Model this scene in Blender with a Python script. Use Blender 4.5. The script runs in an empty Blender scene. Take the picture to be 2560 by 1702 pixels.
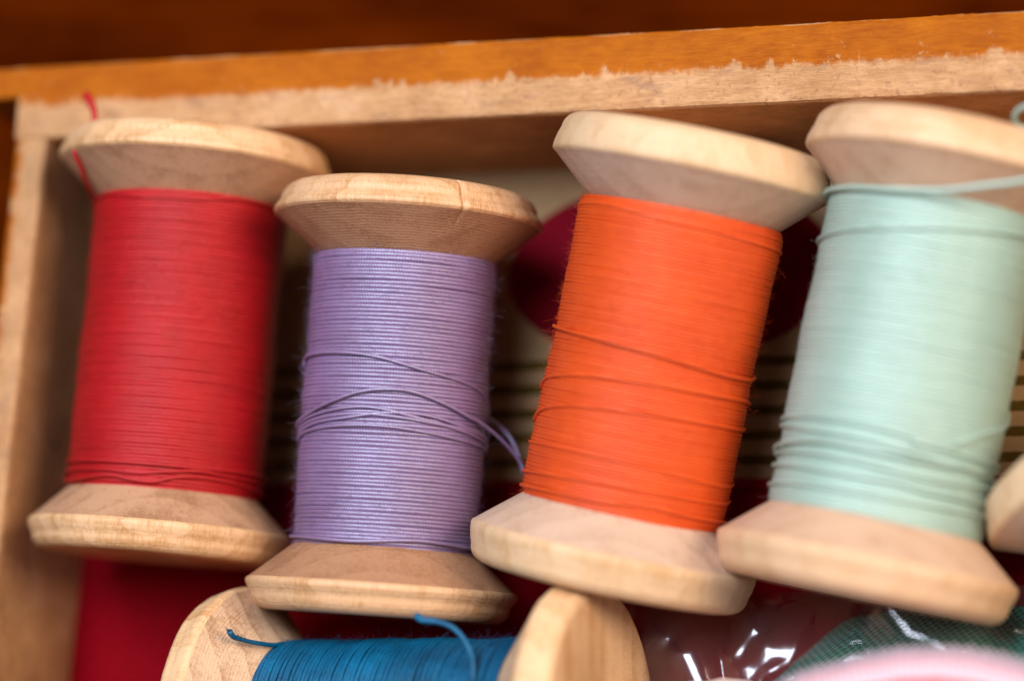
import bpy, math, random
import numpy as np
from mathutils import Matrix, Vector, noise as mn

S = 0.001                       # all shapes are written in millimetres
rng = np.random.default_rng(7)
random.seed(7)
sc = bpy.context.scene
col = sc.collection
PI = math.pi

# ------------------------------------------------------------------ helpers
def tag(o, label=None, cat=None, group=None, kind=None):
    if label: o['label'] = label
    if cat: o['category'] = cat
    if group: o['group'] = group
    if kind: o['kind'] = kind
    return o

def empty(name, mat=None):
    o = bpy.data.objects.new(name, None)
    col.objects.link(o)
    o.empty_display_size = 0.005
    if mat is not None:
        o.matrix_basis = mat
    return o

def obj(name, verts, faces, mats, parent=None, smooth=True, fmat=None, uv=None):
    """verts in mm (N,3); faces (M,k) array or list; ONE mesh object"""
    me = bpy.data.meshes.new(name)
    verts = np.asarray(verts, dtype=np.float64) * S
    if isinstance(faces, np.ndarray):
        faces = faces.tolist()
    me.from_pydata(verts.tolist(), [], faces)
    if not isinstance(mats, (list, tuple)):
        mats = [mats]
    for m in mats:
        me.materials.append(m)
    if smooth:
        me.polygons.foreach_set('use_smooth', [True] * len(me.polygons))
    if fmat is not None:
        me.polygons.foreach_set('material_index', list(map(int, fmat)))
    if uv is not None:
        l = me.uv_layers.new(name='UVMap')
        vi = np.empty(len(me.loops), dtype=np.int32)
        me.loops.foreach_get('vertex_index', vi)
        l.data.foreach_set('uv', np.asarray(uv, dtype=np.float32)[vi].ravel())
    me.update()
    o = bpy.data.objects.new(name, me)
    col.objects.link(o)
    if parent is not None:
        o.parent = parent
    return o

def join(parts):
    V, Fc, U, n = [], [], [], 0
    for v, f, u in parts:
        V.append(v); U.append(u); Fc += (np.asarray(f) + n).tolist() if isinstance(f, np.ndarray) else [[i + n for i in q] for q in f]
        n += len(v)
    return np.concatenate(V), Fc, np.concatenate(U)

def smooth_path(pts, step):
    """Catmull-Rom through points, about one sample per step (mm)"""
    p = np.asarray(pts, float)
    p = np.vstack([2 * p[0] - p[1], p, 2 * p[-1] - p[-2]])
    out = []
    for i in range(1, len(p) - 2):
        n = max(2, int(np.linalg.norm(p[i + 1] - p[i]) / step))
        t = np.linspace(0, 1, n, endpoint=False)[:, None]
        a, b, c, d = p[i - 1], p[i], p[i + 1], p[i + 2]
        out.append(.5 * (2 * b + (c - a) * t + (2 * a - 5 * b + 4 * c - d) * t ** 2 + (3 * b - a - 3 * c + d) * t ** 3))
    out.append(p[-2][None])
    return np.concatenate(out)

def tube(path, r, sides=7, caps=True):
    P = np.asarray(path, float); n = len(P)
    r = np.broadcast_to(np.asarray(r, float), (n,))
    T = np.gradient(P, axis=0); T /= np.linalg.norm(T, axis=1)[:, None] + 1e-12
    N = np.empty_like(P)
    ref = np.array([0, 0, 1.]) if abs(T[0, 2]) < .9 else np.array([1., 0, 0])
    v = np.cross(T[0], ref); N[0] = v / np.linalg.norm(v)
    for i in range(1, n):
        v = N[i - 1] - T[i] * (N[i - 1] @ T[i]); N[i] = v / np.linalg.norm(v)
    B = np.cross(T, N)
    a = np.arange(sides) * 2 * PI / sides
    V = (P[:, None] + r[:, None, None] * (np.cos(a)[None, :, None] * N[:, None] + np.sin(a)[None, :, None] * B[:, None])).reshape(-1, 3)
    i = np.arange(n - 1)[:, None] * sides; j = np.arange(sides)[None]; j2 = (j + 1) % sides
    F = np.stack([i + j, i + j2, i + sides + j2, i + sides + j], -1).reshape(-1, 4)
    L = np.concatenate([[0], np.cumsum(np.linalg.norm(np.diff(P, axis=0), axis=1))])
    U = np.stack([np.repeat(L, sides), np.tile(np.abs(np.arange(sides) * 2 / sides - 1), n)], -1)
    Fl = F.tolist()
    if caps:
        Fl.append(list(range(sides))[::-1]); Fl.append(list(range((n - 1) * sides, n * sides)))
    return V, Fl, U

def fibres(P, D, length, r, curl):
    """many tiny hairs starting at P (N,3) heading along D (N,3)"""
    n = len(P); k = 6
    t = np.linspace(0, 1, k)
    C = rng.normal(size=(n, 3)) * curl
    C2 = rng.normal(size=(n, 3)) * curl
    path = P[:, None] + length[:, None, None] * (D[:, None] * t[None, :, None] + C[:, None] * (t ** 2)[None, :, None] + C2[:, None] * (t ** 3)[None, :, None])
    N = rng.normal(size=(n, 3)); N /= np.linalg.norm(N, axis=1)[:, None]
    B = np.cross(N, D); B /= np.linalg.norm(B, axis=1)[:, None] + 1e-9
    N = np.cross(B, D)
    a = np.arange(3) * 2 * PI / 3
    rr = r * (1 - .6 * t)
    V = (path[:, :, None] + rr[None, :, None, None] * (np.cos(a)[None, None, :, None] * N[:, None, None] + np.sin(a)[None, None, :, None] * B[:, None, None])).reshape(-1, 3)
    base = (np.arange(n) * k * 3)[:, None, None]; i = (np.arange(k - 1) * 3)[None, :, None]; j = np.arange(3)[None, None]; j2 = (j + 1) % 3
    F = np.stack([base + i + j, base + i + j2, base + i + 3 + j2, base + i + 3 + j], -1).reshape(-1, 4)
    return V, F

def grid_obj(name, fn, nu, nv, mat, parent=None, thick=0.0, smooth=True):
    """fn(u,v) -> xyz mm, u,v in 0..1"""
    V = np.array([fn(i / (nu - 1), j / (nv - 1)) for i in range(nu) for j in range(nv)])
    i = np.arange(nu - 1)[:, None] * nv; j = np.arange(nv - 1)[None]
    F = np.stack([i + j, i + nv + j, i + nv + j + 1, i + j + 1], -1).reshape(-1, 4)
    U = np.array([(i / (nu - 1), j / (nv - 1)) for i in range(nu) for j in range(nv)])
    o = obj(name, V, F, mat, parent, smooth, uv=U)
    if thick:
        m = o.modifiers.new('Solidify', 'SOLIDIFY'); m.thickness = thick * S; m.offset = -1
    return o

def fbm(x, y, z, o=4):
    return mn.fractal(Vector((x, y, z)), 1.0, 2.0, o)

# ------------------------------------------------------------------ materials
class NT:
    def __init__(s, name):
        s.m = bpy.data.materials.new(name); s.m.use_nodes = True
        s.t = s.m.node_tree; s.t.nodes.clear()
        s.out = s.t.nodes.new('ShaderNodeOutputMaterial')
    def n(s, typ, **kw):
        nd = s.t.nodes.new('ShaderNode' + typ)
        for k, v in kw.items():
            if k.startswith('_'): nd.inputs[k[1:].replace('_', ' ')].default_value = v
            else: setattr(nd, k, v)
        return nd
    def l(s, a, b): s.t.links.new(a, b)
    def put(s, sock, val):
        if isinstance(val, bpy.types.NodeSocket): s.l(val, sock)
        else: sock.default_value = val
    def math(s, op, a, b=0.0, c=0.0, clamp=False):
        nd = s.n('Math', operation=op, use_clamp=clamp)
        s.put(nd.inputs[0], a); s.put(nd.inputs[1], b); s.put(nd.inputs[2], c)
        return nd.outputs[0]
    def step(s, x, lo, hi):
        nd = s.n('MapRange', interpolation_type='SMOOTHSTEP')
        s.put(nd.inputs[0], x); nd.inputs[1].default_value = lo; nd.inputs[2].default_value = hi
        return nd.outputs[0]
    def mix(s, f, a, b, mode='MIX'):
        nd = s.n('Mix', data_type='RGBA', blend_type=mode)
        s.put(nd.inputs[0], f)
        for k, v in ((6, a), (7, b)):
            if isinstance(v, (tuple, list)): v = tuple(v)[:3] + (1,)
            s.put(nd.inputs[k], v)
        return nd.outputs[2]
    def coords(s, kind='Object', scale=(1, 1, 1), loc=(0, 0, 0)):
        tc = s.n('TexCoord'); mp = s.n('Mapping')
        mp.inputs['Scale'].default_value = scale; mp.inputs['Location'].default_value = loc
        s.l(tc.outputs[kind], mp.inputs[0])
        return mp.outputs[0]
    def noise(s, vec, scale=1, detail=3, rough=.55, dist=0.0):
        nd = s.n('TexNoise'); s.l(vec, nd.inputs['Vector'])
        nd.inputs['Scale'].default_value = scale; nd.inputs['Detail'].default_value = detail
        nd.inputs['Roughness'].default_value = rough; nd.inputs['Distortion'].default_value = dist
        return nd.outputs['Fac']
    def bsdf(s, color, rough=.5, bump=None, bd=.0001, bs=1.0, **kw):
        b = s.n('BsdfPrincipled')
        s.put(b.inputs['Base Color'], color if not isinstance(color, (tuple, list)) else tuple(color)[:3] + (1,))
        s.put(b.inputs['Roughness'], rough)
        for k, v in kw.items():
            s.put(b.inputs[k.replace('_', ' ')], v)
        if bump is not None:
            bn = s.n('Bump'); bn.inputs['Strength'].default_value = bs; bn.inputs['Distance'].default_value = bd
            s.l(bump, bn.inputs['Height']); s.l(bn.outputs[0], b.inputs['Normal'])
        s.l(b.outputs[0], s.out.inputs['Surface'])
        return b

def mat_spool_wood(name, light, dark, rim, seed, rough=.55):
    t = NT(name)
    ob = t.coords('Object', (1000,) * 3, (seed * 13.1, seed * 7.7, seed * 3.3))
    raw = t.coords('Object', (1000,) * 3)
    sx = t.n('SeparateXYZ'); t.l(raw, sx.inputs[0])
    rad = t.math('SQRT', t.math('ADD', t.math('MULTIPLY', sx.outputs[0], sx.outputs[0]), t.math('MULTIPLY', sx.outputs[1], sx.outputs[1])))
    ax = t.coords('Object', (2600, 2600, 130), (seed * 3.1, 0, seed))
    streak = t.noise(ax, 1, 4, .6)
    fine = t.noise(t.coords('Object', (7000, 7000, 900), (seed, 0, 0)), 1, 2, .6)
    big = t.noise(ob, .16, 3, .6)
    # growth rings: a plank-like field bent by noise
    rings = t.n('TexWave', wave_type='BANDS', bands_direction='X', wave_profile='SAW')
    t.l(t.coords('Object', (1000, 1000, 1000), (seed * 5.3, 0, 0)), rings.inputs['Vector'])
    rings.inputs['Scale'].default_value = .11; rings.inputs['Distortion'].default_value = 5.5
    rings.inputs['Detail'].default_value = 3; rings.inputs['Detail Scale'].default_value = .35
    # turning marks left by the lathe on the sloping faces
    tn = t.noise(ob, .25, 2)
    turn = t.math('SINE', t.math('ADD', t.math('MULTIPLY', rad, 21.0), t.math('MULTIPLY', tn, 9.0)))
    rn = t.n('TexNoise', noise_dimensions='1D'); t.l(t.math('MULTIPLY', rad, 4.0), rn.inputs['W'])
    rn.inputs['Scale'].default_value = 1.6; rn.inputs['Detail'].default_value = 4
    pores = t.noise(ob, 5.5, 2, .7)
    f = t.math('ADD', t.math('MULTIPLY', streak, .55), t.math('MULTIPLY', big, .75))
    f = t.math('ADD', f, t.math('MULTIPLY', rings.outputs['Fac'], .16))
    f = t.math('ADD', f, t.math('MULTIPLY', rn.outputs['Fac'], .30))
    f = t.math('ADD', f, t.math('MULTIPLY', fine, .35))
    f = t.step(f, .94, 1.32)
    c = t.mix(f, light, dark)
    c = t.mix(t.math('MULTIPLY', t.step(pores, .60, .75), .35), c, [v * .55 for v in dark])
    mark = t.step(t.noise(t.coords('Object', (900, 900, 900), (0, seed * 9, 0)), .22, 5, .7), .66, .76)
    c = t.mix(t.math('MULTIPLY', mark, .30), c, rim)
    h = t.math('ADD', t.math('MULTIPLY', turn, .10), t.math('ADD', t.math('MULTIPLY', streak, .8), t.math('MULTIPLY', fine, .7)))
    h = t.math('ADD', h, t.math('MULTIPLY', pores, -.5))
    t.bsdf(c, t.math('ADD', .0, t.math('MULTIPLY_ADD', streak, .25, rough - .12)), h, .00011, .8, Specular_IOR_Level=.42)
    return t.m

def mat_thread(name, color, dark, seed, spec=.6, ior=1.5, tint=(1, 1, 1), twist=3.2, rough=.5):
    t = NT(name)
    uv = t.n('TexCoord').outputs['UV']
    sx = t.n('SeparateXYZ'); t.l(uv, sx.inputs[0])
    ob = t.coords('Object', (1000,) * 3, (seed * 3.7, seed, 0))
    big = t.noise(ob, .22, 3, .6)
    fine = t.noise(ob, 6.0, 3, .7)
    hairs = t.noise(t.coords('UV', (2.2, 7, 1)), 1.0, 3, .6)
    tw = t.math('SINE', t.math('MULTIPLY', t.math('ADD', t.math('MULTIPLY', sx.outputs[0], twist), t.math('MULTIPLY', sx.outputs[1], 1.2)), 2 * PI))
    f = t.math('ADD', t.math('MULTIPLY', big, .5), t.math('ADD', t.math('MULTIPLY', fine, .45), t.math('MULTIPLY', hairs, .5)))
    f = t.math('ADD', f, t.math('MULTIPLY', tw, -.07))
    c = t.mix(t.step(f, .42, 1.05), dark, color)
    dust = t.step(t.noise(ob, 1.15, 4, .62), .70, .76)
    c = t.mix(t.math('MULTIPLY', dust, .22), c, [min(1, .45 * v + .35) for v in color])
    h = t.math('ADD', t.math('MULTIPLY', tw, .30), t.math('ADD', fine, hairs))
    t.bsdf(c, rough, h, .00005, .6, Specular_IOR_Level=spec, IOR=ior, Specular_Tint=tuple(tint) + (1,))
    return t.m

def mat_box(name, axis, sign, thr, along, seed, outer=0, skew=0.0, inner=(1, 1, 1)):
    """bare maple with an orange varnish beyond a ragged line on the rim"""
    t = NT(name)
    ob = t.coords('Object', (1000,) * 3, (0, 0, 0))
    sx = t.n('SeparateXYZ'); t.l(ob, sx.inputs[0])
    d = t.math('ADD', t.math('MULTIPLY', sx.outputs[axis], sign), t.math('MULTIPLY', sx.outputs[along], skew))
    st = [2.2, 2.2, 2.2]; st[along] = .35
    gv = t.coords('Object', tuple(1000 * v for v in st), (seed, seed * 2, 0))
    grain = t.noise(gv, 1, 5, .62)
    grain2 = t.noise(t.coords('Object', tuple(1000 * (4 * v if i != along else v * 2.2) for i, v in enumerate(st)), (seed, 0, 3)), 1, 4, .65)
    blot = t.noise(ob, .13, 4, .6)
    speck = t.noise(ob, 1.5, 4, .7)
    tuft = t.n('TexNoise'); t.l(t.coords('Object', tuple(1000 * (.55 if i == along else .16) for i in range(3)), (seed * 2.2, 0, 0)), tuft.inputs['Vector'])
    tuft.inputs['Scale'].default_value = .8; tuft.inputs['Detail'].default_value = 5; tuft.inputs['Roughness'].default_value = .75
    rag = t.noise(ob, .9, 5, .72)
    edge = t.math('ADD', d, t.math('ADD', t.math('MULTIPLY_ADD', t.step(tuft.outputs['Fac'], .52, .74), -1.5, .25), t.math('MULTIPLY_ADD', rag, 2.0, -1.0)))
    v = t.step(edge, thr - .46, thr + .42)
    chip = t.step(t.noise(ob, .50, 5, .72, .4), .63, .70)
    near = t.math('SUBTRACT', 1.0, t.step(d, thr + .6, thr + 2.6))
    v = t.math('MULTIPLY', v, t.math('MULTIPLY_ADD', t.math('MULTIPLY', chip, t.math('MULTIPLY_ADD', near, .6, .25)), -1.0, 1.0))
    if outer:                                       # pale worn line along the outer edge
        wl = t.math('MULTIPLY', t.step(d, outer - .42, outer - .22), t.step(t.noise(t.coords('Object', tuple(1000 * (.12 if i == along else .01) for i in range(3)), (4, seed, 0)), 1.0, 4, .6), .44, .60))
        v = t.math('MULTIPLY', v, t.math('MULTIPLY_ADD', wl, -.9, 1.0))
    f = t.math('ADD', t.math('MULTIPLY', grain, .45), t.math('ADD', t.math('MULTIPLY', grain2, .5), t.math('MULTIPLY', blot, .65)))
    c = t.mix(t.step(f, .58, 1.06), (.40, .20, .09), (.66, .385, .20))
    c = t.mix(t.math('MULTIPLY', t.step(speck, .55, .68), .6), c, (.25, .115, .06))
    c = t.mix(t.math('MULTIPLY', t.step(blot, .56, .70), .35), c, (.62, .40, .29))
    dirt = t.step(t.noise(t.coords('Object', tuple(1000 * (.28 if i == along else .8) for i in range(3)), (7, seed, 0)), .8, 5, .7), .54, .72)
    c = t.mix(t.math('MULTIPLY', dirt, .62), c, (.27, .15, .115))
    vc = t.mix(t.step(f, .50, 1.05), (.24, .050, .0015), (.42, .120, .004))
    vc = t.mix(t.math('MULTIPLY', t.step(speck, .60, .76), .22), vc, (.50, .22, .07))
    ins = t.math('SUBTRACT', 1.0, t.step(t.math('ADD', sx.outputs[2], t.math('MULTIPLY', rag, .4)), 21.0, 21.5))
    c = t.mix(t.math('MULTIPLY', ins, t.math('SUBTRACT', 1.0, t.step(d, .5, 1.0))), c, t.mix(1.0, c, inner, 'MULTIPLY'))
    c = t.mix(v, c, vc)
    h = t.math('ADD', t.math('MULTIPLY', v, .12), t.math('MULTIPLY', t.math('ADD', grain2, t.math('MULTIPLY', speck, -.8)), t.math('MULTIPLY_ADD', v, -.6, 1.0)))
    r = t.math('MULTIPLY_ADD', v, -.15, .75)
    t.bsdf(c, r, h, .00022, .8, Specular_IOR_Level=t.math('MULTIPLY_ADD', v, -.2, .3))
    return t.m

def mat_lining():
    t = NT('printed_lining_paper')
    ob = t.coords('Object', (1000,) * 3)
    sx = t.n('SeparateXYZ'); t.l(ob, sx.inputs[0])
    x, y = sx.outputs[0], sx.outputs[1]
    wob = t.math('MULTIPLY_ADD', t.noise(ob, .8, 3), .3, -.15)
    y = t.math('ADD', y, wob)
    pap = t.noise(ob, .5, 5, .65)
    beige = t.mix(pap, (.27, .165, .085), (.38, .25, .14))
    olive = t.mix(pap, (.065, .038, .006), (.11, .07, .014))
    red = t.mix(pap, (.17, .001, .005), (.25, .002, .008))
    maroon = t.mix(pap, (.14, .002, .009), (.19, .004, .014))
    ph = t.math('FRACT', t.math('DIVIDE', t.math('ADD', y, 37.0), 2.83))
    band = t.math('MULTIPLY', t.step(ph, .57, .61), t.math('SUBTRACT', 1.0, t.step(ph, .98, 1.0)))
    st = t.math('MULTIPLY', t.math('MULTIPLY', band, 1.0), t.math('MULTIPLY', t.step(y, -35.6, -35.4), t.math('SUBTRACT', 1.0, t.step(y, -22.4, -22.2))))
    c = t.mix(st, beige, olive)
    ex = t.math('DIVIDE', t.math('SUBTRACT', x, 69.0), 19.3); ey = t.math('DIVIDE', t.math('ADD', y, 12.7), 10.9)
    e = t.math('ADD', t.math('MULTIPLY', ex, ex), t.math('MULTIPLY', ey, ey))
    c = t.mix(t.math('SUBTRACT', 1.0, t.step(e, .98, 1.01)), c, maroon)
    c = t.mix(t.math('SUBTRACT', 1.0, t.step(y, -36.9, -36.7)), c, red)
    line = t.math('MULTIPLY', t.step(y, -38.4, -38.3), t.math('SUBTRACT', 1.0, t.step(y, -38.1, -38.0)))
    c = t.mix(t.math('MULTIPLY', line, .8), c, (.05, .004, .008))
    t.bsdf(c, .75, pap, .00005, .5, Specular_IOR_Level=.03)
    return t.m

def mat_table():
    t = NT('dark_table_wood')
    g = t.noise(t.coords('Object', (14, 130, 100)), 1, 5, .6, .6)
    b = t.noise(t.coords('Object', (28, 40, 40), (3, 1, 0)), 1, 3, .55)
    f = t.math('ADD', t.math('MULTIPLY', g, .55), t.math('MULTIPLY', b, .75))
    c = t.mix(t.step(f, .48, .88), (.022, .0020, .0001), (.085, .0120, .0004))
    t.bsdf(c, .5, g, .0001, .3, Specular_IOR_Level=0.0)
    return t.m

def mat_simple(name, c1, c2, scale, rough=.8, sheen=0.0, bd=.0001):
    t = NT(name)
    ob = t.coords('Object', (1000,) * 3)
    n1 = t.noise(ob, scale, 4, .6); n2 = t.noise(ob, scale * 9, 3, .6)
    c = t.mix(t.step(t.math('ADD', t.math('MULTIPLY', n1, .7), t.math('MULTIPLY', n2, .5)), .4, .8), c1, c2)
    t.bsdf(c, rough, n2, bd, .6, Sheen_Weight=sheen)
    return t.m

def mat_weave(name, c1, c2, pitch):
    """open square-woven canvas: rows of little raised squares"""
    t = NT(name)
    uv = t.n('TexCoord').outputs['UV']
    sx = t.n('SeparateXYZ'); t.l(uv, sx.inputs[0])
    a = t.math('SINE', t.math('MULTIPLY', sx.outputs[0], 2 * PI / pitch)); b = t.math('SINE', t.math('MULTIPLY', sx.outputs[1], 2 * PI / pitch))
    h = t.math('MULTIPLY_ADD', t.math('MULTIPLY', a, b), .5, .5)
    ob = t.coords('Object', (1000,) * 3)
    n = t.noise(ob, .3, 3, .6); n2 = t.noise(ob, 3, 3, .6)
    f = t.math('ADD', t.step(h, .15, .75), t.math('MULTIPLY_ADD', n2, .6, -.3))
    c = t.mix(f, c1, c2)
    c = t.mix(t.math('MULTIPLY', n, .4), c, c1)
    t.bsdf(c, .75, h, .00018, .9, Sheen_Weight=.15)
    return t.m

def mat_striped(name, stripes):
    """stripes: list of (start_mm, colour) across the UV's v"""
    t = NT(name)
    uv = t.n('TexCoord').outputs['UV']
    sx = t.n('SeparateXYZ'); t.l(uv, sx.inputs[0])
    ob = t.coords('Object', (1000,) * 3)
    y = t.math('ADD', sx.outputs[1], t.math('MULTIPLY_ADD', t.noise(ob, 1.2, 3), .3, -.15))
    c = stripes[0][1] + (1,)
    for s, cc in stripes[1:]:
        c = t.mix(t.step(y, s - .12, s + .12), c, cc)
    n = t.noise(ob, 4, 3, .6)
    rib = t.math('SINE', t.math('MULTIPLY', sx.outputs[0], 2 * PI / .8))
    c = t.mix(t.math('MULTIPLY', n, .25), c, (.45, .30, .38))
    t.bsdf(c, .7, t.math('ADD', rib, n), .00012, .6, Sheen_Weight=.2)
    return t.m

def mat_film():
    t = NT('clear_plastic_film')
    ob = t.coords('Object', (1000,) * 3)
    n = t.noise(ob, .5, 4, .6)
    bn = t.n('Bump'); bn.inputs['Strength'].default_value = .03; bn.inputs['Distance'].default_value = .0002
    t.l(n, bn.inputs['Height'])
    tr = t.n('BsdfTransparent'); tr.inputs[0].default_value = (.93, .93, .94, 1)
    gl = t.n('BsdfGlossy'); gl.inputs['Roughness'].default_value = .16; gl.inputs[0].default_value = (.90, .90, 1, 1)
    t.l(bn.outputs[0], gl.inputs['Normal'])
    lw = t.n('LayerWeight'); lw.inputs[0].default_value = .5; t.l(bn.outputs[0], lw.inputs['Normal'])
    fr = t.math('MULTIPLY_ADD', t.math('POWER', lw.outputs['Facing'], 4.0), .60, .085, clamp=True)
    df = t.n('BsdfDiffuse'); df.inputs[0].default_value = (.75, .72, .78, 1)
    m0 = t.n('MixShader'); m0.inputs[0].default_value = .022; t.l(tr.outputs[0], m0.inputs[1]); t.l(df.outputs[0], m0.inputs[2])
    m1 = t.n('MixShader'); t.l(fr, m1.inputs[0]); t.l(m0.outputs[0], m1.inputs[1]); t.l(gl.outputs[0], m1.inputs[2])
    t.l(m1.outputs[0], t.out.inputs['Surface'])
    return t.m

# ------------------------------------------------------------------ the setting
def add_table():
    V, F = [], []
    n = 24
    xs = np.linspace(-500, 700, n); ys = np.linspace(-500, 700, n)
    V = [(x, y, -7.0) for x in xs for y in ys]
    F = [[i * n + j, (i + 1) * n + j, (i + 1) * n + j + 1, i * n + j + 1] for i in range(n - 1) for j in range(n - 1)]
    V += [(-500, -500, -40), (700, -500, -40), (700, 700, -40), (-500, 700, -40)]
    b = n * n
    F += [[b, b + 3, b + 2, b + 1]]
    edge = [(0, (n - 1) * n, b, b + 1), ((n - 1) * n, n * n - 1, b + 1, b + 2), (n * n - 1, n - 1, b + 2, b + 3), (n - 1, 0, b + 3, b)]
    for p, q, r, s in edge:
        F.append([p, r, s, q])
    o = obj('table', V, F, mat_table(), smooth=False)
    tag(o, kind='structure')
add_table()

H = 21.5
def wall(name, p0, p1, thick, mat, parent, z0=-3.0, zt=H, jit=.10, seed=0, bev=.55):
    """a board from p0 to p1 (inner top edge), thickness to the left of travel; worn, uneven top edges"""
    p0 = np.array(p0, float); p1 = np.array(p1, float)
    d = p1 - p0; L = np.linalg.norm(d); d /= L
    nrm = np.array([-d[1], d[0]])
    n = int(L / .35) + 1
    V = []
    prof_n = None
    for i in range(n):
        s = L * i / (n - 1)
        a = fbm(s * .35, seed * 3.1, 0) * jit + fbm(s * 1.7, seed, 5) * jit * .55
        b = fbm(s * .3, seed * 1.7, 9) * jit + fbm(s * 1.5, seed, 15) * jit * .6
        nick = max(0, fbm(s * .22, seed + 40, 2) - .35) * .9
        prof = [(0, z0), (0, zt * .5), (0 + a * .3, zt - bev - .15 - nick * .5), (bev * .3 + a + nick * .3, zt - bev * .25), (bev * .9 + a + nick * .3, zt + a * .2),
                (thick * .5, zt + b * .25), (thick - bev * 1.2 + b, zt), (thick - bev * .35 + b, zt - bev * .3), (thick, zt - bev * 1.3), (thick, z0)]
        for q, z in prof:
            w = p0 + d * s + nrm * q
            V.append((w[0], w[1], z))
    k = len(prof)
    F = [[i * k + j, i * k + j + 1, (i + 1) * k + j + 1, (i + 1) * k + j] for i in range(n - 1) for j in range(k - 1)]
    F += [[(i + 1) * k, i * k, i * k + k - 1, (i + 1) * k + k - 1][::-1] for i in range(n - 1)]
    F += [list(range(k))[::-1], [(n - 1) * k + j for j in range(k)]]
    return obj(name, V, F, mat, parent, smooth=False)

def add_box():
    box = empty('wooden_box')
    tag(box, 'wooden sewing box with worn bare rim and orange varnished edge holding the spools', 'box')
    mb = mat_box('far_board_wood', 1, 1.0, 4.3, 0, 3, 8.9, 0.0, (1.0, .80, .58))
    ml = mat_box('side_board_wood', 0, -1.0, 3.15, 1, 8, 0, .0404)
    mr = mat_box('right_board_wood', 0, 1.0, 167.0, 1, 5)
    mf = mat_box('front_board_wood', 1, -1.0, 107.0, 0, 6)
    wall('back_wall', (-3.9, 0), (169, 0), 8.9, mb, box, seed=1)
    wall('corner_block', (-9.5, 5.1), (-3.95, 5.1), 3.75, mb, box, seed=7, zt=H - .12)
    wall('side_wall', (-4.2, -104), (-.004, -.03), 3.9, ml, box, seed=2, zt=H - .06)
    wall('side_wall', (165, -.03), (165, -104), 4.0, mr, box, seed=3, zt=H - .06)
    wall('front_wall', (169, -104.03), (-8.1, -104.03), 5.0, mf, box, seed=4)
    # nail sunk in the left board
    a = np.arange(16) * 2 * PI / 16
    V = [(-1.42 + .12, -33.9 + .55 * math.cos(t), 10.5 + .55 * math.sin(t)) for t in a] + [(-1.6, -33.9 + .6 * math.cos(t), 10.5 + .6 * math.sin(t)) for t in a]
    F = [list(range(16))] + [[i, (i + 1) % 16, 16 + (i + 1) % 16, 16 + i] for i in range(16)]
    obj('nail', V, F, mat_simple('old_nail_iron', (.03, .022, .01), (.06, .04, .02), 2, .5), box)
    V = [(x, y, z) for z in (-6.99, -.05) for x, y in ((-4.0, -104), (165, -104), (165, 0), (0, 0))]
    V = [(-8, -108.9, -7), (169, -108.9, -7), (169, 8.8, -7), (-8, 8.8, -7), (-8, -108.9, -3.05), (169, -108.9, -3.05), (169, 8.8, -3.05), (-8, 8.8, -3.05)]
    F = [[0, 3, 2, 1], [4, 5, 6, 7], [0, 1, 5, 4], [1, 2, 6, 5], [2, 3, 7, 6], [3, 0, 4, 7]]
    obj('base', V, F, mb, box, smooth=False)
    n = 30
    V = [(-4.15 + (169.1) * i / n + (0 if i else max(0, 0)), -103.98 + 103.93 * j / n, 0 + .06 * fbm(i * .4, j * .4, 0)) for i in range(n + 1) for j in range(n + 1)]
    V2 = [(x, y, -3.04) for x, y, z in V]
    m = n + 1
    F = [[i * m + j, (i + 1) * m + j, (i + 1) * m + j + 1, i * m + j + 1] for i in range(n) for j in range(n)]
    o = obj('lining', V, F, mat_lining(), box, smooth=True)
    o['label'] = 'printed paper lining with a maroon oval, olive stripes and a red lower field'
    sm = o.modifiers.new('Solidify', 'SOLIDIFY'); sm.thickness = .3 * S; sm.offset = -1
    return box
add_box()

# ------------------------------------------------------------------ spools
def lathe(profile, nseg, flags, notch=None, wob=None, seed=0):
    """profile list of (r, z) going round; returns verts, faces, mats; notch=(phi, width_deg, depth)"""
    ph = np.linspace(0, 2 * PI, nseg, endpoint=False)
    if notch:
        c = math.radians(notch[0]); w = math.radians(notch[1])
        ph = ph[np.abs((ph - c + PI) % (2 * PI) - PI) > w * 1.3]
        ph = np.sort(np.concatenate([ph, (c + w * np.array([-1.2, -.8, -.45, -.2, 0, .15, .35, .6, .9, 1.2])) % (2 * PI)]))
    k = len(profile); V = []
    for p in ph:
        g = 1.0; dn = 0
        if notch:
            u = ((p - math.radians(notch[0]) + PI) % (2 * PI) - PI) / math.radians(notch[1])
            dn = notch[2] * max(0, 1 - abs(u)) ** .7 - .03 * math.exp(-((u - 1.1) / .35) ** 2)
        for j, (r, z) in enumerate(profile):
            rr = r
            if wob and r > 5:
                rr += wob * fbm(math.cos(p) * 1.4, math.sin(p) * 1.4, seed + z * .05) + wob * .22 * fbm(math.cos(p) * 22, math.sin(p) * 22, seed + z * .3)
            if notch and flags[j]:
                rr -= dn * flags[j]
            V.append((rr * math.cos(p), rr * math.sin(p), z))
    n = len(ph)
    i = np.arange(n)[:, None]; j = np.arange(k)[None]
    i2 = (i + 1) % n; j2 = (j + 1) % k
    F = np.stack([i * k + j, i2 * k + j, i2 * k + j2, i * k + j2], -1).reshape(-1, 4)
    return np.array(V), F

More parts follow.
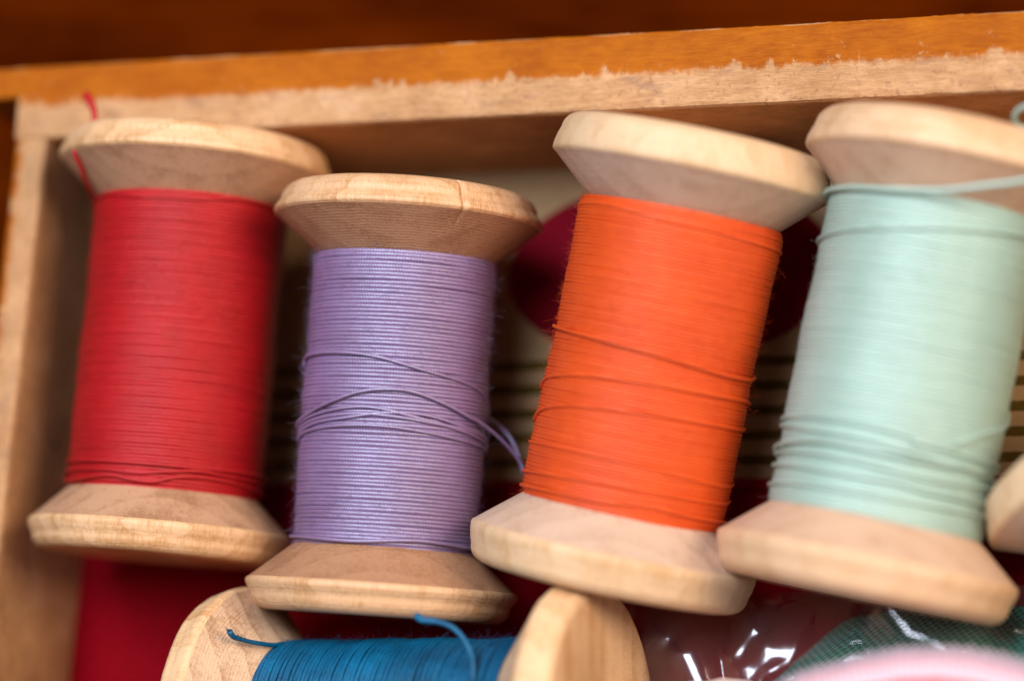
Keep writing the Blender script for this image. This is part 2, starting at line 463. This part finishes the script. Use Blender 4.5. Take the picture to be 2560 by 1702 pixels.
def flange_profile(R, ar, cone, rt, top, rnd, taper):
    """closed ring profile around a flange; local z from its outer face; top flips it"""
    b = 3.2                                         # bore
    p = [(b, 0.25), (b + .5, 0.0), (R - rnd - taper, 0.0)]
    m = 9
    for q in range(1, m + 1):                       # rounded outer corner
        a = q / m * PI / 2
        p.append((R - taper - rnd + rnd * math.sin(a), rnd - rnd * math.cos(a)))
    for q in (.35, .7):
        p.append((R - taper * (1 - q) ** 1.6, rnd + (ar - rnd - .25) * q))
    p += [(R - .02, ar - .22), (R - .12, ar), (R - .38, ar + .18)]
    nm_rim = len(p) - 1
    nco = 8
    for q in range(1, nco + 1):
        t = q / nco
        p.append((R - .38 + (rt - 2.2 - R + .38) * t, ar + .18 + (cone + 1.4) * t))
    p += [(b, ar + cone + 1.58)]
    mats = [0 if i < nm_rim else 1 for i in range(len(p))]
    fl = [1.0 if 4 <= i <= nm_rim else (.6 if i == nm_rim + 1 else 0) for i in range(len(p))]
    return p, mats, fl

def winding(rt, z0, z1, pitch, tr, seed, uneven=1.0):
    """one long helix of thread wound side by side, a little unevenly"""
    r = np.random.default_rng(seed)
    turns = int((z1 - z0) / pitch)
    seg = 72
    n = turns * seg
    t = np.arange(n) / seg                          # turn number
    jz = np.cumsum(r.normal(0, .055 * uneven, turns + 3)); jz -= np.convolve(jz, np.ones(9) / 9, 'same')
    jr = np.convolve(r.normal(0, .05 * uneven, turns + 3), np.ones(3) / 3, 'same')
    k = np.arange(turns + 3)
    wz = np.interp(t, k, jz) * pitch; wr = np.interp(t, k, jr)
    bulge = np.interp(t / turns, [0, .5, 1], [0, 1, 0])
    slow = .16 * np.sin(t / turns * 9.3 + seed) + .12 * np.sin(t / turns * 23.1 + seed * 2)
    phi = 2 * PI * t
    wav = .05 * pitch * np.sin(phi * 2.37 + seed) + .04 * pitch * np.sin(phi * 3.71)
    z = z0 + t * pitch + wz + wav * uneven
    ends = np.clip(np.minimum(t, turns - t) / 2.5, 0, 1)
    rad = rt + wr + slow * .55 - .25 * (1 - ends)
    P = np.stack([-rad * np.cos(phi), -rad * np.sin(phi), z], -1)   # begins and ends at the back
    return tube(P, tr, 8)

def strand(rt, pts, tr, lift=.75):
    """a stray wrap lying over the winding: (phi_deg, z[, extra lift])"""
    p = np.array([(a, z, (q[0] if q else 0)) for a, z, *q in pts], float)
    q = smooth_path(p * [.15, 1, 1], .35); q[:, 0] /= .15
    r = rt + tr * (1 + lift) + q[:, 2]
    a = np.radians(q[:, 0])
    return np.stack([r * np.cos(a), r * np.sin(a), q[:, 1]], -1)

def close_round(pts, drop=.15):
    """carry a wrap seen on the front round the back of the spool"""
    a0, z0 = pts[0][0], pts[0][1]; a1, z1 = pts[-1][0], pts[-1][1]
    zs = [z1 + (z0 - z1) * k / 4 for k in range(5)]
    return list(pts) + [(a1 + (360 + a0 - a1) * k / 4, zs[k] - drop * math.sin(PI * k / 4)) for k in (1, 2, 3)] + [(a0 + 360, z0)]

def add_spool(label, mat4, L, RT, RB, rt, ar, cone, woods, tmat, pitch, tr, seed, strays=(), notch=None, rnd=1.1, taper=.5,
              hairs=500, uneven=1.0, extra=None, zt_off=0.0, group='wooden spools of thread lying in the box'):
    root = empty('thread_spool', mat4)
    tag(root, label, 'spool', group)
    h = L / 2
    wr, wc = woods
    for top, R in ((True, RT), (False, RB)):
        prof, ms, fl = flange_profile(R, ar, cone, rt, top, rnd, taper)
        prof = [(r, (h - z) if top else (z - h)) for r, z in prof]
        V, F = lathe(prof, 220, fl, notch if top else None, .24 if seed == 53 else .11, seed + (3 if top else 0))
        if top: F = F[:, ::-1]
        F = F[:, ::-1]
        k = len(prof)
        fm = [ms[i % k] if not top else ms[i % k] for i in range(len(F))]
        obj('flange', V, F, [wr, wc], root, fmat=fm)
    # core under the thread
    ring = 64
    a = np.arange(ring) * 2 * PI / ring
    zc = h - ar - cone - 1.0
    V = np.concatenate([np.stack([(rt - .12) * np.cos(a), (rt - .12) * np.sin(a), np.full(ring, z)], -1) for z in (-zc, zc)])
    F = [[i, (i + 1) % ring, ring + (i + 1) % ring, ring + i] for i in range(ring)]
    z0, z1 = -h + ar + cone - .55, h - ar - cone + .25
    w, wf, wu = winding(rt, z0, z1, pitch, tr, seed, uneven)
    V2, F2, U2 = join([(w, wf, wu), (V, F, np.stack([a.tolist() * 2, [0.] * (2 * ring)], -1) if False else np.zeros((2 * ring, 2)))])
    th = obj('thread_winding', V2, F2, tmat, root, uv=U2)
    for sp in strays:
        p = strand(rt, sp, tr * .85)
        V, F, U = tube(p, tr * .80, 7)
        obj('stray_strand', V, F, tmat, th, uv=U)
    if hairs:
        n = hairs
        z = rng.uniform(z0, z1, n); ph = np.radians(rng.uniform(-105, 105, n))
        r0 = rt + tr * .85
        P = np.stack([r0 * np.cos(ph), r0 * np.sin(ph), z], -1)
        tang = np.stack([-np.sin(ph), np.cos(ph), np.zeros(n)], -1) * rng.choice([-1, 1], n)[:, None]
        out = np.stack([np.cos(ph), np.sin(ph), np.zeros(n)], -1)
        D = tang * 1.0 + out * rng.uniform(.0, .40, n)[:, None] + np.stack([0 * z, 0 * z, rng.normal(0, .6, n)], -1)
        D /= np.linalg.norm(D, axis=1)[:, None]
        ln = rng.uniform(.25, .92, n) ** 1.6
        ln[::28] = rng.uniform(.5, 1.0, len(ln[::28])); D[::28] += out[::28] * .35
        V, F = fibres(P, D, ln, .014, .5)
        tag(obj('loose_fibres', V, F, tmat, th, uv=np.zeros((len(V), 2))), kind='stuff')
    if extra: extra(root, th, h)
    return root

def frame(c, F):
    F = np.array(F)
    m = Matrix.Identity(4)
    for i in range(3):
        for j in range(3): m[i][j] = F[i][j]
        m[i][3] = c[i] * S
    return m

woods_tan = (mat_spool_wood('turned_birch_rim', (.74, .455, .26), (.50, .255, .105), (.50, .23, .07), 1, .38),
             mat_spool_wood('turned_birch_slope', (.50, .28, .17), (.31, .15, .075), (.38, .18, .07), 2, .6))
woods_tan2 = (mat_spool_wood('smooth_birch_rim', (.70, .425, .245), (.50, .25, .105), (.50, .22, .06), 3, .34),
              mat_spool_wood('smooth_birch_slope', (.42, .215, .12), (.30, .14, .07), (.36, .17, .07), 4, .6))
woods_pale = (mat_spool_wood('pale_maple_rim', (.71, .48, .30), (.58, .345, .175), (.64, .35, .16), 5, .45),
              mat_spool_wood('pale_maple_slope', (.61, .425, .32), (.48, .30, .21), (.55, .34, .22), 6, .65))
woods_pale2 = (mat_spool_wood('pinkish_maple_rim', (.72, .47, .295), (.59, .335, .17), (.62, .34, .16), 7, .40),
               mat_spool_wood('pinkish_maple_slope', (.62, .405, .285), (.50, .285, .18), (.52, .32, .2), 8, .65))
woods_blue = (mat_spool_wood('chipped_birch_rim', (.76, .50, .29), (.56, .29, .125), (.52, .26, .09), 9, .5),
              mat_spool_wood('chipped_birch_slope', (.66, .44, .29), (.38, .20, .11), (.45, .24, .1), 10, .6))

red = mat_thread('red_thread', (.49, .004, .010), (.30, .001, .003), 1, .55, 1.5, rough=.48)
purple = mat_thread('lilac_thread', (.275, .175, .37), (.185, .080, .185), 2, 1.0, 1.9, (.62, .84, 1), rough=.45)
orange = mat_thread('orange_thread', (.74, .095, .006), (.58, .050, .002), 3, .60, 1.5, rough=.48)
mint = mat_thread('mint_thread', (.40, .57, .51), (.31, .44, .38), 4, 1.0, 1.8, (.85, .95, 1), rough=.41)
blue = mat_thread('blue_thread', (.001, .170, .37), (.0002, .028, .075), 5, .40, 1.5, rough=.42)

FR = {'red': [[0.4067, 0.9112, 0.0654], [-0.0891, -0.0316, 0.9955], [0.9092, -0.4107, 0.0683]],
      'purple': [[0.3318, 0.9414, 0.0609], [-0.1146, -0.0239, 0.9931], [0.9364, -0.3365, 0.1]],
      'orange': [[0.2409, 0.946, 0.2168], [-0.2013, -0.1698, 0.9647], [0.9494, -0.276, 0.1495]],
      'mint': [[0.1717, 0.9651, 0.1977], [-0.1198, -0.1787, 0.9766], [0.9778, -0.1914, 0.085]]}

def red_end(root, th, h):
    """end of the red thread caught in the rim of the top flange"""
    def pt(phi, r, z): a = math.radians(phi); return (r * math.cos(a), r * math.sin(a), z)
    p = smooth_path([pt(-100, 10.8, 15.9), pt(-88, 11.2, 16.3), pt(-74, 12.6, 17.4), pt(-67, 14.0, 18.8), pt(-65, 15.0, 19.9), pt(-65, 14.7, 20.8), pt(-66, 13.4, 22.0), pt(-66, 13.0, 23.4), pt(-66, 13.0, 24.6), pt(-68, 13.1, 25.6), pt(-71, 13.4, 26.5), pt(-74, 13.6, 27.2)], .3)
    n = len(p); r = np.full(n, .26); r[-14:] = np.linspace(.30, .55, 14)
    V, F, U = tube(p, r, 8)
    obj('thread_end', V, F, red, th, uv=U)

add_spool('red thread on a tan wooden spool in the far left corner of the box',
          frame((15.8999, -23.9972, 16.1072), FR['red']), 47.73, 15.5, 14.8, 10.75, 3.3, 4.3, woods_tan, red, .40, .25, 11,
          strays=[[(-105, -15.6), (-70, -16.3), (-35, -15.7), (-20, -16.0), (-7, -16.1), (6, -15.4), (24, -15.1), (54, -15.4), (88, -15.8), (120, -15.6)],
                  [(-110, -15.0), (-72, -15.1), (-36, -15.1), (-16, -15.25), (2, -14.85), (19, -14.5), (40, -14.65), (88, -14.85), (115, -15)],
                  [(-110, 15.4), (-75, 15.7), (-60, 15.95), (-39, 15.5), (-23, 15.3), (4, 15.45), (22, 16.0), (43, 16.2), (100, 16.0)],
                  [(-110, -13.9), (-60, -14.1), (0, -14.2), (60, -14.0), (110, -14.2)]],
          rnd=1.6, taper=.6, hairs=2500, extra=red_end)

def purple_end(root, th, h):
    """a free loop standing off the right side of the winding"""
    rt, tr = 9.9, .215
    p1 = strand(rt, [(-110, -3.9), (-88, -3.3, .25), (-65, -2.35, .25), (-39, -.85, .3), (-24, .05, .3), (-10, .52, .35), (7, .6, .35), (26, -.2, .35), (49, -1.45, .4), (68, -2.2, .7)], tr)
    tail = [(3.0, 11.6, -3.2), (1.6, 13.1, -4.4), (.6, 14.2, -5.6), (.1, 14.7, -6.6), (-.8, 14.5, -6.2), (-2.0, 13.9, -4.4), (-3.0, 13.0, -2.7), (-2.6, 11.6, -1.4), (-1.0, 10.4, -.8)]
    p = smooth_path(np.concatenate([p1[::4], np.array(tail)]), .25)
    V, F, U = tube(p, tr, 8)
    obj('thread_end', V, F, purple, th, uv=U)
    n = 130
    k = rng.integers(10, len(p) - 2, n)
    D = rng.normal(size=(n, 3)); D /= np.linalg.norm(D, axis=1)[:, None]
    V, F = fibres(p[k], D, rng.uniform(.5, 1.3, n), .011, .5)
    tag(obj('loose_fibres', V, F, purple, th, uv=np.zeros((len(V), 2))), kind='stuff')

add_spool('lilac thread with a loose loop on a tan wooden spool nicked in its top flange',
          frame((42.7746, -31.0721, 17.4244), FR['purple']), 46.86, 14.89, 14.9, 9.9, 3.3, 4.3, woods_tan2, purple, .435, .265, 23,
          strays=[[(-120, 2.4), (-88, 3.25), (-82, 4.0), (-60, 4.35), (-33, 4.35), (-12, 4.0), (16, 2.95), (51, 2.0), (72, 1.02), (88, -.4), (110, -1.5)],
                  [(-120, -4.2), (-88, -3.5), (-64, -2.6), (-30, -1.55), (-10, -1.46), (18, -2.3), (54, -3.25), (88, -4.1), (120, -4.4)],
                  [(-120, -4.6), (-88, -4.0), (-54, -2.78), (-24, -2.16), (-1, -2.24), (28, -2.64), (64, -3.1), (88, -3.64), (120, -4)],
                  [(-120, -5.2), (-88, -4.85), (-70, -4.24), (-40, -3.57), (-9, -3.33), (19, -3.61), (40, -3.94), (80, -4.5), (120, -5)],
                  [(-120, -4.8), (-88, -4.4), (-54, -3.2), (-29, -2.6), (-5, -1.9), (18, -1.8), (46, -2.53), (88, -3.47), (120, -4)],
                  [(-110, -15.3), (-60, -15.5), (-20, -15.7), (20, -15.2), (60, -15.5), (110, -15.7)]],
          rnd=1.9, taper=.7, notch=(23, 1.3, .5), hairs=7000, extra=purple_end)

add_spool('bright orange thread with crooked stray wraps on a pale wooden spool leaning to the right',
          frame((72.3628, -27.6622, 19.8273), FR['orange']), 48.77, 15.05, 15.5, 10.7, 4.2, 4.1, woods_pale, orange, .38, .235, 37,
          strays=[close_round(q) for q in (
              [(-88, 1.7), (-60, 1.4), (-30, 1.1), (-3, .8), (23, .4), (44, .1), (71, .18), (88, .57)],
              [(-88, -5.0), (-75, -4.0), (-51, -3.2), (-25, -2.63), (1, -2.3), (26, -2.2), (64, -2.1), (88, -2.3)],
              [(-88, -8.6), (-71, -7.3), (-45, -6.3), (-17, -5.7), (12, -5.3), (40, -5.15), (73, -5.15), (88, -5.0)],
              [(-88, -10.9), (-46, -10.7), (-16, -10.7), (10, -10.8), (38, -11.1), (67, -11.3), (88, -11.0)],
              [(-88, -14.1), (-42, -13.6), (-13, -13.3), (12, -13.1), (41, -13.1), (73, -13.1), (88, -12.8)],
              [(-88, -15.6), (-42, -15.3), (-13, -15.2), (12, -14.7), (41, -14.9), (73, -15.0), (88, -15.1)],
              [(-88, 14.8), (-42, 15.0), (-13, 14.5), (12, 14.4), (41, 14.2), (73, 14.1), (88, 14.0)])],
          rnd=1.7, taper=.5, hairs=5000)

def mint_end(root, th, h):
    """the mint thread runs off the top right of the winding and curls back in a wide loop"""
    rt, tr = 11.0, .30
    p1 = strand(rt, [(-100, 15.7), (-62, 15.9, .1), (-32, 15.95, .2), (-15, 16.1, .5)], tr)
    tail = [(13.0, .5, 16.6), (14.2, 4.0, 17.5), (14.6, 8.0, 18.8), (13.9, 10.4, 20.6), (12.9, 11.4, 23.2), (11.6, 9.8, 25.7), (10.4, 7.4, 26.9), (9.3, 6.2, 26.6), (8.3, 5.9, 25.9), (7.3, 6.4, 25.4), (6.4, 7.6, 25.3)]
    p = smooth_path(np.concatenate([p1[::4], np.array(tail)]), .3)
    V, F, U = tube(p, tr, 8)
    obj('thread_end', V, F, mint, th, uv=U)

add_spool('pale mint green thread on a thick rimmed spool, one strand straying over its top flange',
          frame((99.5348, -28.5803, 20.2814), FR['mint']), 49.46, 14.7, 15.7, 11.0, 4.2, 4.1, woods_pale2, mint, .38, .24, 41,
          strays=[[(-130, -8.6), (-88, -8.1), (-60, -7.9), (-36, -7.7), (-2, -7.85), (23, -8.45), (42, -8.7), (63, -8.8), (110, -8.6)],
                  [(10, -8.5), (26, -8.45), (38, -7.4), (53, -6.05), (82, -4.3), (100, -2.6), (130, -1)],
                  [(-130, -11.9), (-88, -11.3, .2), (-55, -10.5, .2), (-33, -10.1, .2), (-7, -10.16, .2), (25, -10.1, .2), (78, -9.35), (120, -9)],
                  [(-130, -12.0), (-88, -11.8), (-41, -11.4), (-14, -11.5), (18, -11.8), (59, -11.3), (88, -10.6), (130, -10)],
                  [(-130, -15.2), (-81, -15.0), (-48, -14.7), (-19, -14.5), (5, -14.5), (29, -14.3), (90, -14.0)],
                  [(-130, -8.9), (-88, -8.8), (-44, -9.1), (-16, -9.1), (8, -9.55), (33, -9.8), (88, -10.4)],
                  [(-130, -13.0), (-81, -13.0), (-48, -12.9), (-19, -13.0), (5, -12.8), (29, -13.1), (90, -12.6)],
                  [(-110, 10.6), (-70, 11.05), (-42, 11.7), (-14, 12.4), (9, 13.2), (54, 14.4), (100, 15)]],
          rnd=2.0, taper=.6, hairs=700, extra=mint_end)

# blue spool lying across the others in front
def axis_frame(p0, p1, toward):
    p0 = np.array(p0, float); p1 = np.array(p1, float)
    a = p1 - p0; L = np.linalg.norm(a); a /= L
    v = np.array(toward, float) - (p0 + p1) / 2; v -= a * (v @ a); x = v / np.linalg.norm(v)
    return (p0 + p1) / 2, np.stack([x, np.cross(a, x), a], 1), L
CAM = (144.967, -90.972, 307.6)

def blue_end(root, th, h):
    def pt(phi, r, z): a = math.radians(phi); return (r * math.cos(a), r * math.sin(a), z)
    B = BLUE_ENDS
    for p, r in ((B[0], .25), (B[1], .29)):
        q = smooth_path([pt(*k) for k in p], .3); n = len(q)
        rr = np.full(n, r); rr[-8:] = np.linspace(r, r * 1.35, 8)
        V, F, U = tube(q, rr, 8)
        obj('thread_end', V, F, blue, th, uv=U)
        m = 70
        D = rng.normal(size=(m, 3)) + (q[-1] - q[-6]) * 1.6; D /= np.linalg.norm(D, axis=1)[:, None]
        V, F = fibres(q[rng.integers(n - 9, n, m)], D, rng.uniform(.4, .9, m), .03, .3)
        tag(obj('frayed_tip', V, F, blue, th, uv=np.zeros((len(V), 2))), kind='stuff')
BLUE_ENDS = [[(-72, 9.0, -13.9), (-63, 9.4, -14.1), (-54, 10.5, -14.6), (-49, 11.5, -15.2), (-46, 12.4, -15.7), (-44, 13.2, -16.0), (-44, 14.0, -16.1)],
             [(5, 9.0, 12.5), (-22, 9.2, 12.2), (-29, 9.35, 11.95), (-38, 10, 11.8), (-43, 11, 11.5), (-48, 12, 10.6), (-50, 13, 9.5), (-51, 13.5, 7.9), (-51, 13.8, 6.1), (-53, 14.0, 5.6)]]
cB, FB, LB = axis_frame((23.7, -66.2, 15.2), (69.0, -66.4, 22.4), CAM)
add_spool('deep blue thread on a chipped wooden spool lying crosswise below the upright spools',
          frame(cB, FB), LB, 14.9, 14.9, 8.8, 3.6, 5.0, woods_blue, blue, .47, .26, 53,
          strays=[], rnd=1.3, taper=.6, uneven=2.6, hairs=4500, extra=blue_end)

# spool at the right edge of the picture, only its flange shows
cW, FW, LW = axis_frame((142.5, -72.0, 15.3), (118.4, -35.5, 15.6), CAM)
add_spool('wooden spool beside the mint spool, only its round flange showing at the picture edge',
          frame(cW, FW), LW, 15.2, 15.2, 10.5, 4.0, 4.2, woods_pale, mat_thread('cream_thread', (.62, .52, .38), (.5, .4, .28), 8), .46, .245, 61, rnd=2.0, taper=.6, hairs=0)

# ------------------------------------------------------------------ bag, cloths
green = mat_weave('green_canvas', (.010, .08, .06), (.06, .50, .37), .80)
def canvas(u, v):
    x = 72 + 58 * u; y = -51.5 - 30 * v
    edge = 3.5 * abs(2 * u - 1) ** 2
    z = 1.5 + 17 * math.sin(min(1, max(0, v * 1.5)) * PI / 2) * (1 - .55 * max(0, 1 - u * 4.0) ** 2) + 1.2 * fbm(x * .09, y * .09, 2)
    z -= 10 * max(0, .22 - u) / .22
    return (x + 3.0 * (1 - v) * (1 - u) * 3.0, y - edge * (1 - v) * 1.2, z)
go = grid_obj('folded_canvas', canvas, 90, 70, green, thick=.5)
uvl = go.data.uv_layers[0]
uvs = np.empty(len(go.data.loops) * 2, np.float32); uvl.data.foreach_get('uv', uvs)
uvs = uvs.reshape(-1, 2) * [46, 30]; uvl.data.foreach_set('uv', uvs.astype(np.float32).ravel())
tag(go, 'dark green woven canvas cloth folded inside the clear plastic bag', 'cloth')

pinkm = mat_striped('pink_striped_cloth', [(0, (.34, .27, .34)), (1.2, (.60, .34, .41)), (2.2, (.60, .51, .60)), (3.6, (.74, .10, .12)), (5.8, (.68, .5, .58)), (8, (.70, .22, .28)), (10, (.68, .55, .62)), (13, (.7, .15, .18)), (16, (.68, .55, .62))])
def dome():
    R = 30.0; cx, cy = 103.5, -88.5
    prof = []
    for k in range(8): prof.append((R - .9 + .9 * math.sin(k / 7 * PI / 2) * (1 if k else 0), 2 + k * 3.6))
    for k in range(1, 9): a = k / 8 * PI / 2; prof.append((R - 2.5 + 2.5 * math.cos(a), 27.2 + 3.0 * math.sin(a)))
    for k in range(1, 21): t = k / 20; prof.append(((R - 2.5) * (1 - t), 30.2 + 6.5 * math.sin(t * PI / 2)))
    n = 240; V, U = [], []
    arc = [0]
    for p, q in zip(prof[:-1], prof[1:]): arc.append(arc[-1] + math.dist(p, q))
    base = arc[10]
    for i in range(n):
        a = 2 * PI * i / n
        for j, (r, z) in enumerate(prof):
            ra = r + (.30 * max(0, math.sin(a * 110)) if 6 < j < 14 else 0) + .5 * fbm(math.cos(a) * 2, math.sin(a) * 2, z * .05)
            V.append((cx + ra * math.cos(a), cy + ra * math.sin(a), z)); U.append((a * R, arc[j] - base))
    k = len(prof)
    F = [[i * k + j, ((i + 1) % n) * k + j, ((i + 1) % n) * k + j + 1, i * k + j + 1] for i in range(n) for j in range(k - 1)]
    o = obj('pincushion', V, F, pinkm, uv=np.array(U))
    tag(o, 'round padded cushion striped pink, white and red over the plastic bag at lower right', 'pincushion')
dome()

pinkc = mat_simple('blush_cloth', (.66, .30, .28), (.78, .58, .48), .10, .8, .2)
def lump(u, v):
    a = 2 * PI * u; e = (v) * PI / 2
    r = math.cos(e); k = 1 + .22 * fbm(math.cos(a) * 1.2, math.sin(a) * 1.2, v * 1.5)
    return (81.0 + 6.0 * r * math.cos(a) * k, -65.6 + 4.6 * r * math.sin(a) * k, 1 + (30 - .3 * (81.0 + 6.0 * r * math.cos(a) - 78)) * math.sin(e) ** .7 * (1 + .06 * fbm(math.cos(a) * 2, math.sin(a) * 2, v * 3)))
tag(grid_obj('crumpled_cloth', lump, 72, 26, pinkc), 'crumpled blush pink cloth bundle between the blue spool and the striped cushion', 'cloth')

film = mat_film()
RIDGE = [  # creases standing up in the film: (x,y) polyline, crest height, radius of the fold
    ([(72.0, -54.6), (73.2, -56.4)], 12.0, 1.6), ([(73.6, -56.6), (75.4, -59.0)], 13.6, 4.2), ([(75.8, -58.4), (77.6, -62.5), (78.6, -66)], 14.4, 3.4),
    ([(82.6, -55.9), (80.9, -58.4), (81.3, -61.2), (83.6, -64.5)], 13.2, 2.6), ([(82.4, -60.4), (84.2, -58.6)], 13.8, 4.0), ([(84.6, -58.4), (87.4, -57.7)], 13.9, 4.6),
    ([(78.2, -56.2), (78.9, -57.6)], 11.6, 3.0), ([(91.5, -61.0), (94.6, -58.6)], 16.6, 3.0), ([(98.5, -53.9), (100.2, -56.4), (104.5, -58.2)], 20.4, 2.2),
    ([(67.9, -51.9), (69.0, -55.5), (71.4, -62.0)], 11.5, 1.2), ([(69.4, -51.9), (70.8, -55.5), (72.4, -59.5)], 11.3, 1.2), ([(86.0, -61.8), (88.0, -60.6)], 14.6, 2.6)]
def seg_d(px, py, a, b):
    ax, ay = a; bx, by = b
    t = ((px - ax) * (bx - ax) + (py - ay) * (by - ay)) / ((bx - ax) ** 2 + (by - ay) ** 2)
    t = min(1, max(0, t)); return math.hypot(px - ax - t * (bx - ax), py - ay - t * (by - ay))
def bagf(u, v):
    x = 67.6 + 60 * u; y = -51.2 - 34 * v
    x += 4.6 * v * (1 - u) + .5 * fbm(y * .3, 3, 0) * (1 - u)
    y += -.9 * abs(fbm(x * .14, 0, 4)) * (1 - v) + .035 * (x - 67) * (1 - v)
    z = 6 + .52 * 34 * v * (1 if v < .5 else .5 / v + (1 - .5 / v) * .3) + 9 * math.exp(-((x - 97) / 11) ** 2) * math.exp(-((v - .2) / .25) ** 2)
    cloth = math.sqrt(((x - 81.0) / 7.0) ** 2 + ((y + 65.6) / 5.6) ** 2)
    if cloth < 1: z -= 9 * (1 - cloth)
    dome = math.hypot(x - 103.5, y + 88.5)
    if dome < 34: z -= (z - 2) * min(1, (34 - dome) / 7)
    z += .9 * fbm(x * .10, y * .10, 1, 2) + .12 * fbm(x * .3, y * .3, 8, 1)
    for pl, zc, rc in RIDGE:
        dd = min(seg_d(x, y, a, b) for a, b in zip(pl[:-1], pl[1:]))
        if dd < 6:
            zr = zc + .12 * fbm(x * .3, y * .3, zc, 2) - dd * dd / (2 * rc) - .10 * (x - pl[0][0])
            k = .35; hh = max(0., min(1., .5 + .5 * (zr - z) / k))       # soft union
            z = z + (zr - z) * hh + k * hh * (1 - hh)
    return (x, y, z)
bo = grid_obj('plastic_bag', bagf, 260, 180, film)
tag(bo, 'crinkled clear plastic bag with shiny creases lying over the green and pink cloths', 'bag')

# loose scrap of orange thread on the red lining between the lilac and orange spools
p = smooth_path([(52.5, -47.2, .5), (55.0, -47.0, .5), (57.8, -46.4, .6), (60.5, -46.2, .5)], .3)
V, F, U = tube(p, .25, 7)
tag(obj('thread_scrap', V, F, orange, uv=U), 'short orange thread scrap on the red lining under the orange spool', 'thread')
# little tangle of magenta thread between red and lilac spools
q = []
for k in range(40):
    a = k * .9
    q.append((30.2 + 1.2 * math.cos(a) + .4 * math.cos(a * 2.7), -40.8 + 1.5 * math.sin(a * 1.13), 2.0 + 1.6 * math.sin(a * .7) + .1 * k))
V, F, U = tube(smooth_path(q, .3), .13, 6)
tag(obj('thread_tangle', V, F, mat_thread('magenta_thread', (.45, .01, .09), (.3, .004, .05), 9), uv=U), 'small magenta thread tangle between the red and lilac spools', 'thread')

# ------------------------------------------------------------------ light
w = bpy.data.worlds.new('World'); sc.world = w; w.use_nodes = True
bg = w.node_tree.nodes['Background']; bg.inputs[0].default_value = (1.0, .74, .56, 1); bg.inputs[1].default_value = .135

def area(name, loc, target, sx, sy, power, colr):
    l = bpy.data.lights.new(name, 'AREA'); l.shape = 'RECTANGLE'; l.size = sx; l.size_y = sy; l.energy = power; l.color = colr
    o = bpy.data.objects.new(name, l); col.objects.link(o)
    o.location = loc
    o.rotation_euler = (Vector(target) - Vector(loc)).to_track_quat('-Z', 'Y').to_euler()
    return o
area('window_light', (-.03, .19, .97), (.06, -.03, .02), .36, .60, 14.0, (.86, .93, 1.0))
area('warm_fill_light', (.80, .10, .62), (.06, -.03, .02), .35, .45, 7.5, (1.0, .78, .55))  # unseen warm fill, added to brighten the left board and the spools' right sides

# ------------------------------------------------------------------ camera
cam = bpy.data.cameras.new('Camera'); co = bpy.data.objects.new('Camera', cam); col.objects.link(co)
RX = Vector((0.9577656265204233, 0.039415482487629244, -0.28483578496426404))
RY = Vector((-0.024245714864939656, -0.9759637083645942, -0.21658020515715928))
RZ = Vector((-0.2865260022522025, 0.2143391231098433, -0.9337888360533522))
M = Matrix.Identity(4)
for i in range(3):
    M[i][0] = RX[i]; M[i][1] = -RY[i]; M[i][2] = -RZ[i]; M[i][3] = CAM[i] * S
co.matrix_basis = M
cam.sensor_width = 36; cam.lens = 100; cam.clip_start = .01; cam.clip_end = 20
cam.dof.use_dof = True; cam.dof.focus_distance = .3040; cam.dof.aperture_fstop = 6.2; cam.dof.aperture_blades = 9
sc.camera = co
sc.unit_settings.system = 'METRIC'
vs = sc.view_settings; vs.view_transform = 'Standard'; vs.look = 'None'; vs.exposure = 0; vs.gamma = 1; vs.use_curve_mapping = False
sc.cycles.max_bounces = 8; sc.cycles.transparent_max_bounces = 16
sc.cycles.use_denoising = True
